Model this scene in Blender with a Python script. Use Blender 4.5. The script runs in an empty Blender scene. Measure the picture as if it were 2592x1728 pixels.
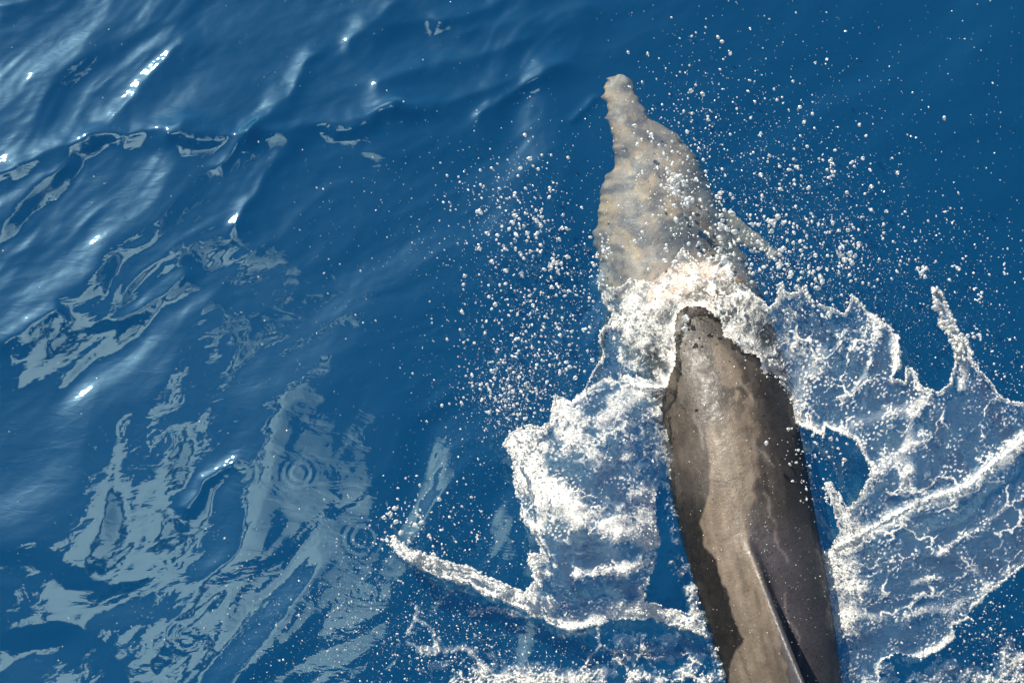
import bpy, math, random
import numpy as np
from mathutils import Vector

# ------------------------------------------------------------------ camera, sky, sun, exposure
S = bpy.context.scene
COL = S.collection
R = math.radians
CAM_H, PITCH, FPX = 4.0, R(70.0), 3557.0            # metres above the sea, degrees below the horizon, focal length in photo pixels
CAM = np.array((0.0, -CAM_H / math.tan(PITCH), CAM_H))
cd = bpy.data.cameras.new('camera')
cam = bpy.data.objects.new('camera', cd)
COL.objects.link(cam)
cam.location = CAM
cam.rotation_euler = (math.pi / 2 - PITCH, 0, 0)
cd.sensor_width = 36.0
cd.lens = FPX / 2592 * 36.0
cd.clip_start, cd.clip_end = 0.05, 5000
S.camera = cam

SUN_DIR = Vector((-0.52, 0.60, 0.61)).normalized()    # towards the sun: left of and ahead of the boat
elev = math.asin(SUN_DIR.z)
azim = math.atan2(SUN_DIR.x, SUN_DIR.y)               # clockwise from +y
w = bpy.data.worlds.new('World'); S.world = w; w.use_nodes = True
wn = w.node_tree
bgn = wn.nodes['Background']
sky = wn.nodes.new('ShaderNodeTexSky')
sky.sky_type = 'NISHITA'; sky.sun_disc = False
sky.sun_elevation = elev; sky.sun_rotation = azim
sky.air_density = 1.0; sky.dust_density = 0.15; sky.ozone_density = 4.0
wn.links.new(sky.outputs[0], bgn.inputs[0])
bgn.inputs[1].default_value = 0.05
sl = bpy.data.lights.new('sun', 'SUN'); sl.energy = 5.0; sl.angle = R(0.53); sl.color = (1.0, 0.93, 0.80)
so = bpy.data.objects.new('sun', sl); COL.objects.link(so)
so.rotation_euler = SUN_DIR.to_track_quat('Z', 'Y').to_euler()
S.view_settings.view_transform = 'Standard'; S.view_settings.look = 'None'
S.view_settings.gamma = 1.0; S.view_settings.use_curve_mapping = False
S.view_settings.exposure = 1.25
S.cycles.max_bounces = 6; S.cycles.transparent_max_bounces = 16; S.cycles.adaptive_threshold = 0.02
S.cycles.sample_clamp_indirect = 4.0
S.cycles.caustics_reflective = False; S.cycles.caustics_refractive = False

# ------------------------------------------------------------------ pixel <-> world
sp, cp = math.sin(PITCH), math.cos(PITCH)
FWD = np.array((0, cp, -sp)); UPV = np.array((0, sp, cp)); RGT = np.array((1.0, 0, 0))
def W(u, v, z=0.0):
    """point at height z that photo pixel (u, v) looks at"""
    u, v, z = np.broadcast_arrays(np.asarray(u, float), np.asarray(v, float), np.asarray(z, float))
    a, b = (u - 1296) / FPX, (864 - v) / FPX
    d = FWD + a[..., None] * RGT + b[..., None] * UPV
    t = (z - CAM[2]) / d[..., 2]
    return CAM + d * t[..., None]
def PX(p):
    q = np.asarray(p, float) - CAM
    dz = q @ FWD
    return 1296 + FPX * (q @ RGT) / dz, 864 - FPX * (q @ UPV) / dz
MPP = CAM_H / sp / FPX                                 # metres in one photo pixel near the centre

# ------------------------------------------------------------------ noise
rng = np.random.default_rng(7)
PERM = rng.permutation(512)
PERM = np.concatenate([PERM, PERM, PERM])
GA = rng.random(512) * 2 * np.pi
GX, GY = np.cos(GA), np.sin(GA)
def perlin(x, y, seed=0):
    x = x + seed * 17.31; y = y + seed * 9.77
    xi, yi = np.floor(x).astype(np.int64), np.floor(y).astype(np.int64)
    xf, yf = x - xi, y - yi
    f = lambda t: t * t * t * (t * (t * 6 - 15) + 10)
    ux, uy = f(xf), f(yf)
    def g(ix, iy, dx, dy):
        h = PERM[PERM[(ix + seed * 31) & 511] + (iy & 511)] & 511
        return GX[h] * dx + GY[h] * dy
    a = g(xi, yi, xf, yf); b = g(xi + 1, yi, xf - 1, yf)
    c = g(xi, yi + 1, xf, yf - 1); d = g(xi + 1, yi + 1, xf - 1, yf - 1)
    return (a + ux * (b - a)) * (1 - uy) + (c + ux * (d - c)) * uy
def fbm(x, y, o=4, seed=0, gain=0.5):
    s, a = 0.0, 1.0
    for k in range(o):
        s = s + a * perlin(x * 2 ** k, y * 2 ** k, seed + k); a *= gain
    return s
def ridged(x, y, o=4, seed=0):
    s, a = 0.0, 0.5
    for k in range(o):
        s = s + a * (1 - np.abs(perlin(x * 2 ** k, y * 2 ** k, seed + k)) * 2.2); a *= 0.5
    return s
def worley(x, y, seed=0):
    xi, yi = np.floor(x).astype(np.int64), np.floor(y).astype(np.int64)
    f1 = np.full(x.shape, 9.0); f2 = f1.copy()
    for dx in (-1, 0, 1):
        for dy in (-1, 0, 1):
            cx, cy = xi + dx, yi + dy
            h = PERM[PERM[(cx + seed * 13) & 511] + (cy & 511)]
            px = cx + (h & 511) / 512.0; py = cy + (PERM[h + 7] & 511) / 512.0
            d = np.hypot(px - x, py - y)
            m = d < f1
            f2 = np.where(m, f1, np.minimum(f2, d)); f1 = np.where(m, d, f1)
    return f1, f2
def sstep(a, b, x):
    t = np.clip((x - a) / (b - a), 0, 1)
    return t * t * (3 - 2 * t)
def sdf(poly, u, v):
    """signed distance in pixels to a polygon, positive inside"""
    P = np.array(poly, float); Q = np.roll(P, -1, 0)
    d = np.full(u.shape, 1e9); ins = np.zeros(u.shape, bool)
    for (ax, ay), (bx, by) in zip(P, Q):
        ex, ey = bx - ax, by - ay
        L = ex * ex + ey * ey + 1e-9
        t = np.clip(((u - ax) * ex + (v - ay) * ey) / L, 0, 1)
        d = np.minimum(d, np.hypot(u - ax - t * ex, v - ay - t * ey))
        c = ((ay > v) != (by > v)) & (u < ex * (v - ay) / (ey if abs(ey) > 1e-9 else 1e-9) + ax)
        ins ^= c
    return np.where(ins, d, -d)
def line_d(line, u, v):
    """distance to a polyline and the parameter 0..1 along it"""
    P = np.array(line, float)[:, :2]
    d = np.full(u.shape, 1e9); tt = np.zeros(u.shape)
    seg = np.hypot(*(P[1:] - P[:-1]).T); cum = np.concatenate([[0], np.cumsum(seg)]); tot = cum[-1]
    for k in range(len(P) - 1):
        ex, ey = P[k + 1] - P[k]
        L = ex * ex + ey * ey + 1e-9
        t = np.clip(((u - P[k, 0]) * ex + (v - P[k, 1]) * ey) / L, 0, 1)
        dd = np.hypot(u - P[k, 0] - t * ex, v - P[k, 1] - t * ey)
        m = dd < d
        d = np.where(m, dd, d); tt = np.where(m, (cum[k] + t * seg[k]) / tot, tt)
    return d, tt
def stroke(line, width, u, v, taper=0.0):
    d, t = line_d(line, u, v)
    wd = width * (1 - taper * t)
    return np.exp(-(d / wd) ** 2)

# ------------------------------------------------------------------ mesh + material helpers
def mesh_obj(name, verts, faces, mat, parent=None, smooth=True, attrs=None):
    me = bpy.data.meshes.new(name)
    verts = np.asarray(verts, np.float32); faces = np.asarray(faces, np.int32)
    k = faces.shape[1]
    me.vertices.add(len(verts)); me.vertices.foreach_set('co', verts.ravel())
    me.loops.add(faces.size); me.loops.foreach_set('vertex_index', faces.ravel())
    me.polygons.add(len(faces))
    me.polygons.foreach_set('loop_start', np.arange(0, faces.size, k, dtype=np.int32))
    me.update(calc_edges=True)
    me.validate()
    if smooth: me.polygons.foreach_set('use_smooth', np.ones(len(me.polygons), bool))
    for nm, arr in (attrs or {}).items():
        if arr.ndim == 1:
            at = me.attributes.new(nm, 'FLOAT', 'POINT'); at.data.foreach_set('value', arr.astype(np.float32))
        else:
            at = me.attributes.new(nm, 'FLOAT_COLOR', 'POINT'); at.data.foreach_set('color', arr.astype(np.float32).ravel())
    if mat: me.materials.append(mat)
    o = bpy.data.objects.new(name, me); COL.objects.link(o)
    if parent: o.parent = parent
    return o
def tag(o, label=None, cat=None, group=None, kind=None):
    if label: o['label'] = label
    if cat: o['category'] = cat
    if group: o['group'] = group
    if kind: o['kind'] = kind
    return o
class MT:
    """small wrapper for building node materials"""
    def __init__(s, name):
        s.m = bpy.data.materials.new(name); s.m.use_nodes = True
        s.t = s.m.node_tree; s.t.nodes.clear()
        s.out = s.n('ShaderNodeOutputMaterial')
    def n(s, typ, **kw):
        x = s.t.nodes.new(typ)
        for k, v in kw.items():
            if k.startswith('i_'): s.set(x, k[2:], v)
            elif k.startswith('n') and k[1:].isdigit(): s.set(x, int(k[1:]), v)
            else: setattr(x, k, v)
        return x
    def set(s, node, key, v):
        sock = node.inputs[key.replace('_', ' ') if isinstance(key, str) else key]
        if isinstance(v, bpy.types.NodeSocket): s.t.links.new(v, sock)
        elif isinstance(v, bpy.types.Node): s.t.links.new(v.outputs[0], sock)
        else: sock.default_value = v
    def math(s, op, a, b=0.0, c=0.0, clamp=False):
        x = s.n('ShaderNodeMath', operation=op, use_clamp=clamp)
        s.set(x, 0, a); s.set(x, 1, b); s.set(x, 2, c)
        return x.outputs[0]
    def ramp(s, f, stops):
        x = s.n('ShaderNodeMapRange'); x.clamp = True
        s.set(x, 0, f); s.set(x, 1, stops[0]); s.set(x, 2, stops[1]); s.set(x, 3, stops[2]); s.set(x, 4, stops[3])
        return x.outputs[0]
    def noise(s, vec, scale, detail=3.0, rough=0.55, dist=0.0):
        x = s.n('ShaderNodeTexNoise', i_Scale=scale, i_Detail=detail, i_Roughness=rough, i_Distortion=dist)
        if vec is not None: s.set(x, 'Vector', vec)
        return x.outputs[0]
    def mix(s, f, a, b):
        x = s.n('ShaderNodeMixShader'); s.set(x, 0, f); s.set(x, 1, a); s.set(x, 2, b); return x.outputs[0]
    def bump(s, h, strength, dist):
        return s.n('ShaderNodeBump', i_Strength=strength, i_Distance=dist, i_Height=h).outputs[0]

def water_material():
    k = MT('sea_water'); co = k.n('ShaderNodeNewGeometry').outputs['Position']
    mp = k.n('ShaderNodeMapping'); k.set(mp, 'Vector', co); mp.inputs['Rotation'].default_value = (0, 0, R(-40)); mp.inputs['Scale'].default_value = (0.45, 1, 1)
    n1 = k.noise(mp, 20, 3, 0.55, 0.6)
    n2 = k.noise(mp, 70, 2, 0.5, 0.3)
    h = k.math('ADD', n1, k.math('MULTIPLY', n2, 0.16))
    nr = k.bump(h, 1.0, 0.0014)
    fc = k.n('ShaderNodeLayerWeight', i_Blend=0.5, i_Normal=nr).outputs['Facing']
    fr = k.math('ADD', k.math('MULTIPLY', k.math('POWER', fc, 5.0), 0.85), 0.10)
    deep = k.n('ShaderNodeBsdfDiffuse', i_Color=(0.0, 0.064, 0.138, 1))
    clear = k.n('ShaderNodeBsdfTransparent', i_Color=(0.93, 0.98, 1, 1))
    body = k.mix(0.20, clear.outputs[0], deep.outputs[0])
    g1 = k.n('ShaderNodeBsdfGlossy', i_Color=(.60, .92, 1, 1), i_Roughness=0.035, i_Normal=nr)
    g2 = k.n('ShaderNodeBsdfGlossy', i_Color=(.46, .78, 1, 1), i_Roughness=0.36, i_Normal=nr)
    g = k.mix(0.06, g1.outputs[0], g2.outputs[0])
    k.set(k.out, 'Surface', k.mix(fr, body, g))
    ab = k.n('ShaderNodeVolumeAbsorption', i_Color=(0.05, 0.74, 0.86, 1), i_Density=0.5)
    k.set(k.out, 'Volume', ab)
    try: k.m.cycles.homogeneous_volume = True
    except Exception: pass
    return k.m
def deep_material():
    k = MT('deep_water'); k.set(k.out, 'Surface', k.n('ShaderNodeBsdfDiffuse', i_Color=(0.0, 0.066, 0.142, 1)))
    return k.m
def foam_material():
    """thin sheet of water, clear to white by the attribute foam"""
    k = MT('splash_water'); co = k.n('ShaderNodeNewGeometry').outputs['Position']
    f = k.n('ShaderNodeAttribute', attribute_name='foam').outputs['Fac']
    gr = k.noise(co, 210, 3, 0.65)
    gr2 = k.noise(co, 75, 3, 0.6)
    h = k.math('ADD', gr, k.math('MULTIPLY', gr2, 1.6))
    nr = k.bump(h, 1.0, 0.0022)
    fa = k.math('MULTIPLY', f, k.ramp(gr, (0.34, 0.62, 0.30, 1.55)))
    alpha = k.math('ADD', k.math('MULTIPLY', fa, 1.0), 0.045, clamp=True)
    tint = k.n('ShaderNodeMix', data_type='RGBA'); k.set(tint, 0, k.ramp(f, (0.0, 0.35, 0.0, 1.0)))
    tint.inputs[6].default_value = (.50, .74, .92, 1); tint.inputs[7].default_value = (.96, .94, .88, 1)
    dif = k.n('ShaderNodeBsdfDiffuse', i_Color=tint.outputs[2], i_Normal=nr)
    tr = k.n('ShaderNodeBsdfTranslucent', i_Color=tint.outputs[2], i_Normal=nr)
    white = k.mix(0.45, dif.outputs[0], tr.outputs[0])
    gl = k.n('ShaderNodeBsdfGlossy', i_Color=(1, 1, 1, 1), i_Roughness=0.20, i_Normal=k.bump(h, 1.0, 0.012))
    clear = k.n('ShaderNodeBsdfTransparent', i_Color=(0.97, 0.985, 1, 1))
    b = k.mix(alpha, clear.outputs[0], white)
    k.set(k.out, 'Surface', k.mix(k.math('MULTIPLY_ADD', f, 0.14, 0.03), b, gl.outputs[0]))
    return k.m
def drop_material(name='water_drop', lo=.45, hi=.85, gloss=.28):
    k = MT(name)
    lw = k.n('ShaderNodeLayerWeight', i_Blend=0.35).outputs['Facing']
    dif = k.n('ShaderNodeBsdfDiffuse', i_Color=(0.95, 0.93, 0.85, 1))
    tr = k.n('ShaderNodeBsdfTranslucent', i_Color=(0.96, 0.94, 0.87, 1))
    wh = k.mix(0.55, dif.outputs[0], tr.outputs[0])
    clear = k.n('ShaderNodeBsdfTransparent', i_Color=(0.9, 0.96, 1, 1))
    b = k.mix(k.ramp(lw, (0.0, 0.7, lo, hi)), clear.outputs[0], wh)
    gl = k.n('ShaderNodeBsdfGlossy', i_Color=(1, 1, 1, 1), i_Roughness=0.14)
    k.set(k.out, 'Surface', k.mix(gloss, b, gl.outputs[0]))
    return k.m
def skin_material():
    k = MT('dolphin_skin'); co = k.n('ShaderNodeTexCoord').outputs['Object']
    col = k.n('ShaderNodeAttribute', attribute_name='pigment_light').outputs['Color']
    a = k.noise(co, 14, 4, 0.6); b = k.noise(co, 120, 3, 0.6)
    m = k.ramp(k.math('ADD', a, k.math('MULTIPLY', b, 0.5)), (0.5, 1.0, 0.72, 1.28))
    x = k.n('ShaderNodeMix', data_type='RGBA', blend_type='MULTIPLY'); x.inputs[0].default_value = 1
    k.set(x, 6, col)
    cc = k.n('ShaderNodeCombineColor'); [k.set(cc, i, m) for i in range(3)]
    k.set(x, 7, cc)
    p = k.n('ShaderNodeBsdfPrincipled'); k.set(p, 'Roughness', k.ramp(k.noise(co, 45, 4, 0.65), (0.35, 0.65, 0.30, 0.62)))
    k.set(p, 'Base Color', x.outputs[2]); k.set(p, 'Specular IOR Level', 0.26)
    k.set(p, 'Coat Weight', 0.02); k.set(p, 'Coat Roughness', 0.3)
    k.set(p, 'Normal', k.bump(k.math('ADD', k.math('ADD', b, k.math('MULTIPLY', a, 0.3)), k.math('MULTIPLY', k.noise(co, 380, 2, 0.6), 0.4)), 0.45, 0.003))
    k.set(k.out, 'Surface', p.outputs[0])
    return k.m
def plain(name, c, rough=0.5, trans=0.0):
    k = MT(name); co = k.n('ShaderNodeTexCoord').outputs['Object']
    n = k.ramp(k.noise(co, 6, 4), (0.3, 0.7, 0.9, 1.08))
    x = k.n('ShaderNodeVectorMath', operation='SCALE'); x.inputs[0].default_value = c; k.set(x, 'Scale', n)
    p = k.n('ShaderNodeBsdfPrincipled', i_Roughness=rough); k.set(p, 'Base Color', x.outputs[0])
    s = p.outputs[0]
    if trans:
        t = k.n('ShaderNodeBsdfTranslucent'); k.set(t, 0, x.outputs[0]); s = k.mix(trans, s, t.outputs[0])
    k.set(k.out, 'Surface', s)
    return k.m
M_BIG = drop_material('large_water_drop', .32, .95, .30)
M_WATER, M_DEEP, M_FOAM, M_DROP, M_SKIN = water_material(), deep_material(), foam_material(), drop_material(), skin_material()

# ------------------------------------------------------------------ the sea
def axis(lo, hi, step):
    c = np.arange(lo, hi + step, step)
    out, s, p = [], step, hi + step
    while p < 900: s *= 1.28; p += s; out.append(p)
    out = np.array(out)
    inn, s, p = [], step, lo
    while p > -900: s *= 1.28; p -= s; inn.append(p)
    return np.concatenate([np.array(inn)[::-1], c, out])
RINGS = [(452,1008,34),(338,1087,40),(400,1113,44),(649,1152,26),(679,1211,30),(757,1198,46),(561,1316,24),(915,1362,52),(787,1362,34),
         (603,1546,42),(472,1611,52),(695,1546,46),(610,1198,52),(505,330,22),(545,318,34),(300,330,30),(1350,440,26),(905,965,40),(430,540,30),(930,1500,36),(350,1640,34),(1460,500,40),(1052,140,18),(640,1690,40),(860,1640,30)]
RIDGES = [  # crests seen in the photo: polyline, half-width px, height m
    ([(-20,470),(60,420),(130,385),(215,355),(300,340),(400,325),(480,320)], 34, .016),
    ([(440,335),(560,345),(640,350),(740,330),(880,310),(1010,280)], 30, .014),
    ([(225,340),(300,280),(390,190),(470,110)], 40, .014),
    ([(640,345),(700,280),(745,215),(800,140)], 28, .013),
    ([(560,420),(610,365),(650,335)], 18, .008),
    ([(600,560),(650,470),(690,410),(730,360)], 24, .010),
    ([(1010,280),(1150,240),(1290,200),(1400,170)], 36, .012),
    ([(860,335),(960,300),(1100,280)], 18, .007),
    ([(0,20),(60,10),(150,-20)], 40, .013),
    ([(0,560),(90,480),(180,420)], 30, .010),
    ([(10,880),(80,840),(140,800)], 26, .010),
    ([(480,1270),(520,1210),(600,1180)], 22, .009),
    ([(300,800),(380,760),(450,700)], 36, .010),
    ([(1180,90),(1320,60),(1480,40)], 40, .013),
    ([(1230,290),(1330,215),(1440,165)], 22, .012),
    ([(960,230),(1060,170),(1190,150),(1330,110)], 30, .012),
    ([(1120,60),(1240,20),(1400,-20)], 30, .011),
    ([(1440,310),(1480,280),(1510,255)], 10, .006),
    ([(890,110),(940,60),(1010,10)], 30, .010),
]
def sea_height(x, y):
    u, v = PX(np.stack([x, y, np.zeros_like(x)], -1))
    near = (np.abs(x) < 3.2) & (np.abs(y) < 3.2)
    c, s = math.cos(R(40)), math.sin(R(40))
    a, b = x * c + y * s, -x * s + y * c              # along and across the crests
    wx, wy = fbm(x * 1.1, y * 1.1, 3, 3) * .35, fbm(x * 1.1, y * 1.1, 3, 5) * .35
    far = 1 / (1 + (np.hypot(x, y) / 60) ** 2)
    h = .030 * fbm((a + wx) / 1.25, (b + wy) / .60, 3, 11) * far
    flat = 1 - .45 * sstep(1150, 900, u) * sstep(650, 850, v)
    calm = 1 - .62 * sstep(1560, 2050, u) * sstep(1500, 700, v)
    h = h * (0.55 + 0.45 * calm)
    h = h + .0056 * (ridged((a + wx * .6) / .46, (b + wy * .6) / .20, 3, 21) - .5) * calm * far * flat
    h = h + .0010 * fbm(a / .085, b / .050, 2, 31) * calm * far * flat
    over = sstep(130, 30, np.abs(u - 1660 - (v - 450) * .25) - 110) * sstep(120, 220, v) * sstep(1000, 850, v) * near
    h = h * (1 - .8 * over)
    if near.any():
        uu, vv = np.where(near, u, -9e3), np.where(near, v, -9e3)
        wu = uu + 26 * fbm(x * 5, y * 5, 3, 41); wv = vv + 26 * fbm(x * 5, y * 5, 3, 43)
        for ln, wd, ht in RIDGES:
            d, t = line_d(ln, wu, wv)
            h = h + ht * np.exp(-(d / wd) ** 1.5) * near
        for (cu, cv, r) in RINGS:
            rr = np.hypot(uu - cu, (vv - cv) * 1.06)
            h = h + np.where(rr < r * 2, .0006 * np.cos(rr / r * 17) * np.exp(-((rr - r * .62) / (r * .42)) ** 2), 0)
    return h
xs, ys = axis(-2.15, 2.15, .007), axis(-1.25, 1.75, .007)
gx, gy = np.meshgrid(xs, ys)
gz = sea_height(gx, gy)
ny_, nx_ = gx.shape
idx = np.arange(ny_ * nx_).reshape(ny_, nx_)
quads = np.stack([idx[:-1, :-1], idx[:-1, 1:], idx[1:, 1:], idx[1:, :-1]], -1).reshape(-1, 4)
sea = mesh_obj('sea', np.stack([gx, gy, gz], -1).reshape(-1, 3), quads, M_WATER)
tag(sea, 'deep blue rippled sea surface around the dolphin', kind='structure')
dp = mesh_obj('deep_water', [(-900, -900, -2.6), (900, -900, -2.6), (900, 900, -2.6), (-900, 900, -2.6)], [(0, 1, 2, 3)], M_DEEP)
tag(dp, 'dark blue depth below the sea surface', kind='structure')

# ------------------------------------------------------------------ the dolphin
# photo row, centre column, half width px, height of the back, half height of the trunk
ST = np.array([
    (196,1573,14,-.075,.018),(206,1571,30,-.065,.026),(230,1568,41,-.06,.033),(262,1578,44,-.06,.038),(300,1588,48,-.058,.043),(330,1598,58,-.055,.052),
    (362,1618,76,-.05,.072),(400,1640,104,-.045,.098),(450,1653,130,-.04,.124),(520,1662,150,-.042,.145),(600,1672,168,-.04,.162),
    (700,1702,186,-.034,.180),(765,1730,190,.0,.188),(810,1750,190,.05,.192),(900,1788,186,.105,.200),(1000,1822,178,.15,.204),(1100,1846,174,.178,.206),
    (1200,1866,174,.192,.206),(1300,1886,172,.198,.202),(1400,1908,168,.198,.196),(1500,1932,162,.192,.188),(1600,1956,154,.18,.178),
    (1728,1986,142,.155,.164),(1900,2024,116,.105,.138),(2100,2064,82,.035,.104),(2300,2100,48,-.04,.078),(2460,2128,26,-.10,.056),(2560,2146,18,-.125,.035)])
def catmull(P, n):
    m = len(P); out = []
    for t in np.linspace(0, m - 1 - 1e-6, n):
        i = int(t); f = t - i
        p0, p1, p2, p3 = P[max(i - 1, 0)], P[i], P[min(i + 1, m - 1)], P[min(i + 2, m - 1)]
        out.append(.5 * (2 * p1 + (p2 - p0) * f + (2 * p0 - 5 * p1 + 4 * p2 - p3) * f * f + (3 * p1 - p0 - 3 * p2 + p3) * f ** 3))
    return np.array(out)
SS = catmull(ST, 180)
zc = SS[:, 3] - SS[:, 4]
cen = W(SS[:, 1], SS[:, 0], zc)
dist = (cen - CAM) @ FWD
hw = SS[:, 2] * dist / FPX
tan = np.gradient(cen, axis=0); tan /= np.linalg.norm(tan, axis=1)[:, None]
side = np.cross(tan, (0, 0, 1.0)); side /= np.linalg.norm(side, axis=1)[:, None]
upn = np.cross(side, tan)
def loft(cen, A, Bv, a, b, nseg=64, pw=1.0):
    th = np.linspace(0, 2 * np.pi, nseg, endpoint=False)
    ct, st = np.cos(th), np.sin(th)
    V = cen[:, None, :] + A[:, None, :] * (a[:, None] * ct)[..., None] + Bv[:, None, :] * (b[:, None] * np.sign(st) * np.abs(st) ** pw)[..., None]
    n = len(cen); V = V.reshape(-1, 3); F = []
    for i in range(n - 1):
        for j in range(nseg):
            j2 = (j + 1) % nseg
            F.append((i * nseg + j, i * nseg + j2, (i + 1) * nseg + j2, (i + 1) * nseg + j))
    V = list(map(tuple, V)) + [tuple(cen[0]), tuple(cen[-1])]
    c0, c1 = len(V) - 2, len(V) - 1
    T = []
    for j in range(nseg):
        j2 = (j + 1) % nseg
        T.append((c0, j2, j)); T.append((c1, (n - 1) * nseg + j, (n - 1) * nseg + j2))
    return V, F + T
def blade(root, tip, chord0, sweep, thick, n=28, chord_dir=None, bend=None):
    """fin: sections from root to tip; chord along chord_dir, swept back towards it"""
    root, tip = np.array(root), np.array(tip)
    chord_dir = np.array(chord_dir) / np.linalg.norm(chord_dir)
    span = tip - root
    nrm = np.cross(span, chord_dir); nrm /= np.linalg.norm(nrm)
    t = np.linspace(0, 1, n)
    ch = chord0 * (np.clip(1 - t, 0, 1) ** .62 * .92 + .05)
    c = root + span * t[:, None] + chord_dir * (sweep * t ** 1.7)[:, None]
    if bend is not None: c = c + np.array(bend) * (t ** 2)[:, None]
    return loft(c, np.repeat(chord_dir[None], n, 0), np.repeat(nrm[None], n, 0), ch / 2, thick * (1 - t * .78), 28, .8)
def fin_blade(root, t_, s_, u_):
    n = 36; q = np.linspace(0, 1, n)
    lead = -.40 + .66 * q ** 1.0 + .06 * np.sin(q * np.pi * .9)      # leading edge leans back with a convex bow
    trail = .26 + .30 * q ** 1.5 - .15 * np.sin(q * np.pi)           # hollow trailing edge
    trail = np.maximum(trail, lead + .02)
    c = root + u_ * (q * .29)[:, None] + t_ * ((lead + trail) / 2)[:, None] + s_ * (.055 - .035 * q)[:, None]
    th = .020 * (1 - q) ** .5 + .005 + .060 * np.exp(-(q / .18) ** 2)
    return loft(c, np.repeat(t_[None], n, 0), np.repeat(s_[None], n, 0), (trail - lead) / 2, th, 36, 1.1)
pieces = [loft(cen, side, upn, hw, SS[:, 4], 72)]
# back fin
def station(v):
    i = int(np.argmin(np.abs(SS[:, 0] - v))); return cen[i], tan[i], side[i], upn[i], SS[i, 4], hw[i]
c_, t_, s_, u_, hh_, hw_ = station(1590)
fin_root = c_ + u_ * (hh_ - .05)
pieces.append(fin_blade(fin_root, t_, s_, u_))
# flippers
def flip(v, sgn, out, back, down, chord, low=.45):
    c_, t_, s_, u_, hh_, hw_ = station(v)
    r = c_ + s_ * sgn * hw_ * .74 - u_ * hh_ * low
    return blade(r, r + s_ * sgn * out + t_ * back - u_ * down, chord, .05, .017, 26, t_ * .8 + s_ * sgn * .2)
sgnR = 1.0 if side[60][0] > 0 else -1.0
pieces.append(flip(545, sgnR, .23, .13, -.03, .17, -.05))
pieces.append(flip(640, -sgnR, .13, .30, .10, .15))
# flukes
for sg in (1, -1):
    c_, t_, s_, u_, hh_, hw_ = station(2540)
    pieces.append(blade(c_, c_ + s_ * sg * .27 + t_ * .06, .19, .10, .022, 26, t_))
VV, FF, k0 = [], [], 0
for V, F in pieces:
    VV += V; FF += [tuple(i + k0 for i in f) for f in F]; k0 += len(V)
me = bpy.data.meshes.new('dolphin_rough'); me.from_pydata(VV, [], FF); me.update()
tmp = bpy.data.objects.new('dolphin_rough', me); COL.objects.link(tmp)
rm = tmp.modifiers.new('r', 'REMESH'); rm.mode = 'VOXEL'; rm.voxel_size = .0058; rm.use_smooth_shade = True
sm = tmp.modifiers.new('s', 'SMOOTH'); sm.factor = .5; sm.iterations = 7
dg = bpy.context.evaluated_depsgraph_get()
dm = bpy.data.meshes.new_from_object(tmp.evaluated_get(dg))
bpy.data.objects.remove(tmp)
n = len(dm.vertices)
co = np.empty(n * 3, np.float32); dm.vertices.foreach_get('co', co); co = co.reshape(-1, 3).astype(float)
# wobble where thin water runs over the head
u, v = PX(co)
sub = sstep(.02, -.05, co[:, 2]) * sstep(900, 700, v)
jag = (fbm(u / 55, v / 18, 3, 61) * 8 + fbm(u / 120, v / 40, 2, 63) * 12) * sub
edge_l = sstep(1660, 1530, u)
uc_ = np.interp(v, ST[:, 0], ST[:, 1]); hw_i = np.interp(v, ST[:, 0], ST[:, 2])
rel = np.clip(np.abs(u - uc_) / hw_i, 0, 1.2)
co[:, 0] += jag * MPP * rel ** 4 * (0.45 + 1.0 * edge_l)
dm.vertices.foreach_set('co', co.astype(np.float32).ravel()); dm.update()
# skin colour, with caustic light and fin shade painted in
u, v = PX(co)
wu = u + 16 * fbm(u / 60, v / 60, 3, 71); wv = v + 16 * fbm(u / 60, v / 60, 3, 73)
def lerp(c, col, m): return c * (1 - m[:, None]) + np.array(col)[None] * m[:, None]
DARK, GREY, TAN, BROWN = (.013, .0105, .0085), (.046, .039, .035), (.125, .099, .076), (.058, .046, .036)
c = np.tile(np.array(GREY), (n, 1))
blot = fbm(u / 40, v / 60, 4, 75)
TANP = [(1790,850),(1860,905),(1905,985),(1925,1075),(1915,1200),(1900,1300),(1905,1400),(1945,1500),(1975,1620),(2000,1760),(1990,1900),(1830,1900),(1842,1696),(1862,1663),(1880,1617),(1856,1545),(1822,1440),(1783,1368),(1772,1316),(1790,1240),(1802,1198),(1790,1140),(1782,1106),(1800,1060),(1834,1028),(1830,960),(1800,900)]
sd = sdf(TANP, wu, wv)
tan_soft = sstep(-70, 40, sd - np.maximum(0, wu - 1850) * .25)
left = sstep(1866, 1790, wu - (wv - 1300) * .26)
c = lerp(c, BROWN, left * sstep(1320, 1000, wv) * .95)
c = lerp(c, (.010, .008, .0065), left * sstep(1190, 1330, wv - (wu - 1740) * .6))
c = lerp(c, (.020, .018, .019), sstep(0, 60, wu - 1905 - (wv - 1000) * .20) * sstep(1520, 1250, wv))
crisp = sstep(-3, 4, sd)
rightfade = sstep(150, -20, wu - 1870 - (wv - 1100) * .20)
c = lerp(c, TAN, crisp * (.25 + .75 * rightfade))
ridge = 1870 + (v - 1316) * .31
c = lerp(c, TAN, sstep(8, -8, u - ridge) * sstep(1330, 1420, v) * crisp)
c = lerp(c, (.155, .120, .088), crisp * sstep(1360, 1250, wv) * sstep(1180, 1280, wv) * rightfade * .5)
c = lerp(c, (.022, .018, .016), stroke([(1775,830),(1790,920),(1815,990),(1812,1060)], 26, wu, wv) * .85)
mot = sstep(.05, .10, blot) * sstep(1060, 1000, wv) * sstep(1740, 1800, wu)
c = lerp(c, DARK, mot * sstep(930, 960, wv) * .7)
c = lerp(c, (.024, .020, .017), sstep(905, 840, wv) * sstep(700, 780, wv) * .9)
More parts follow.
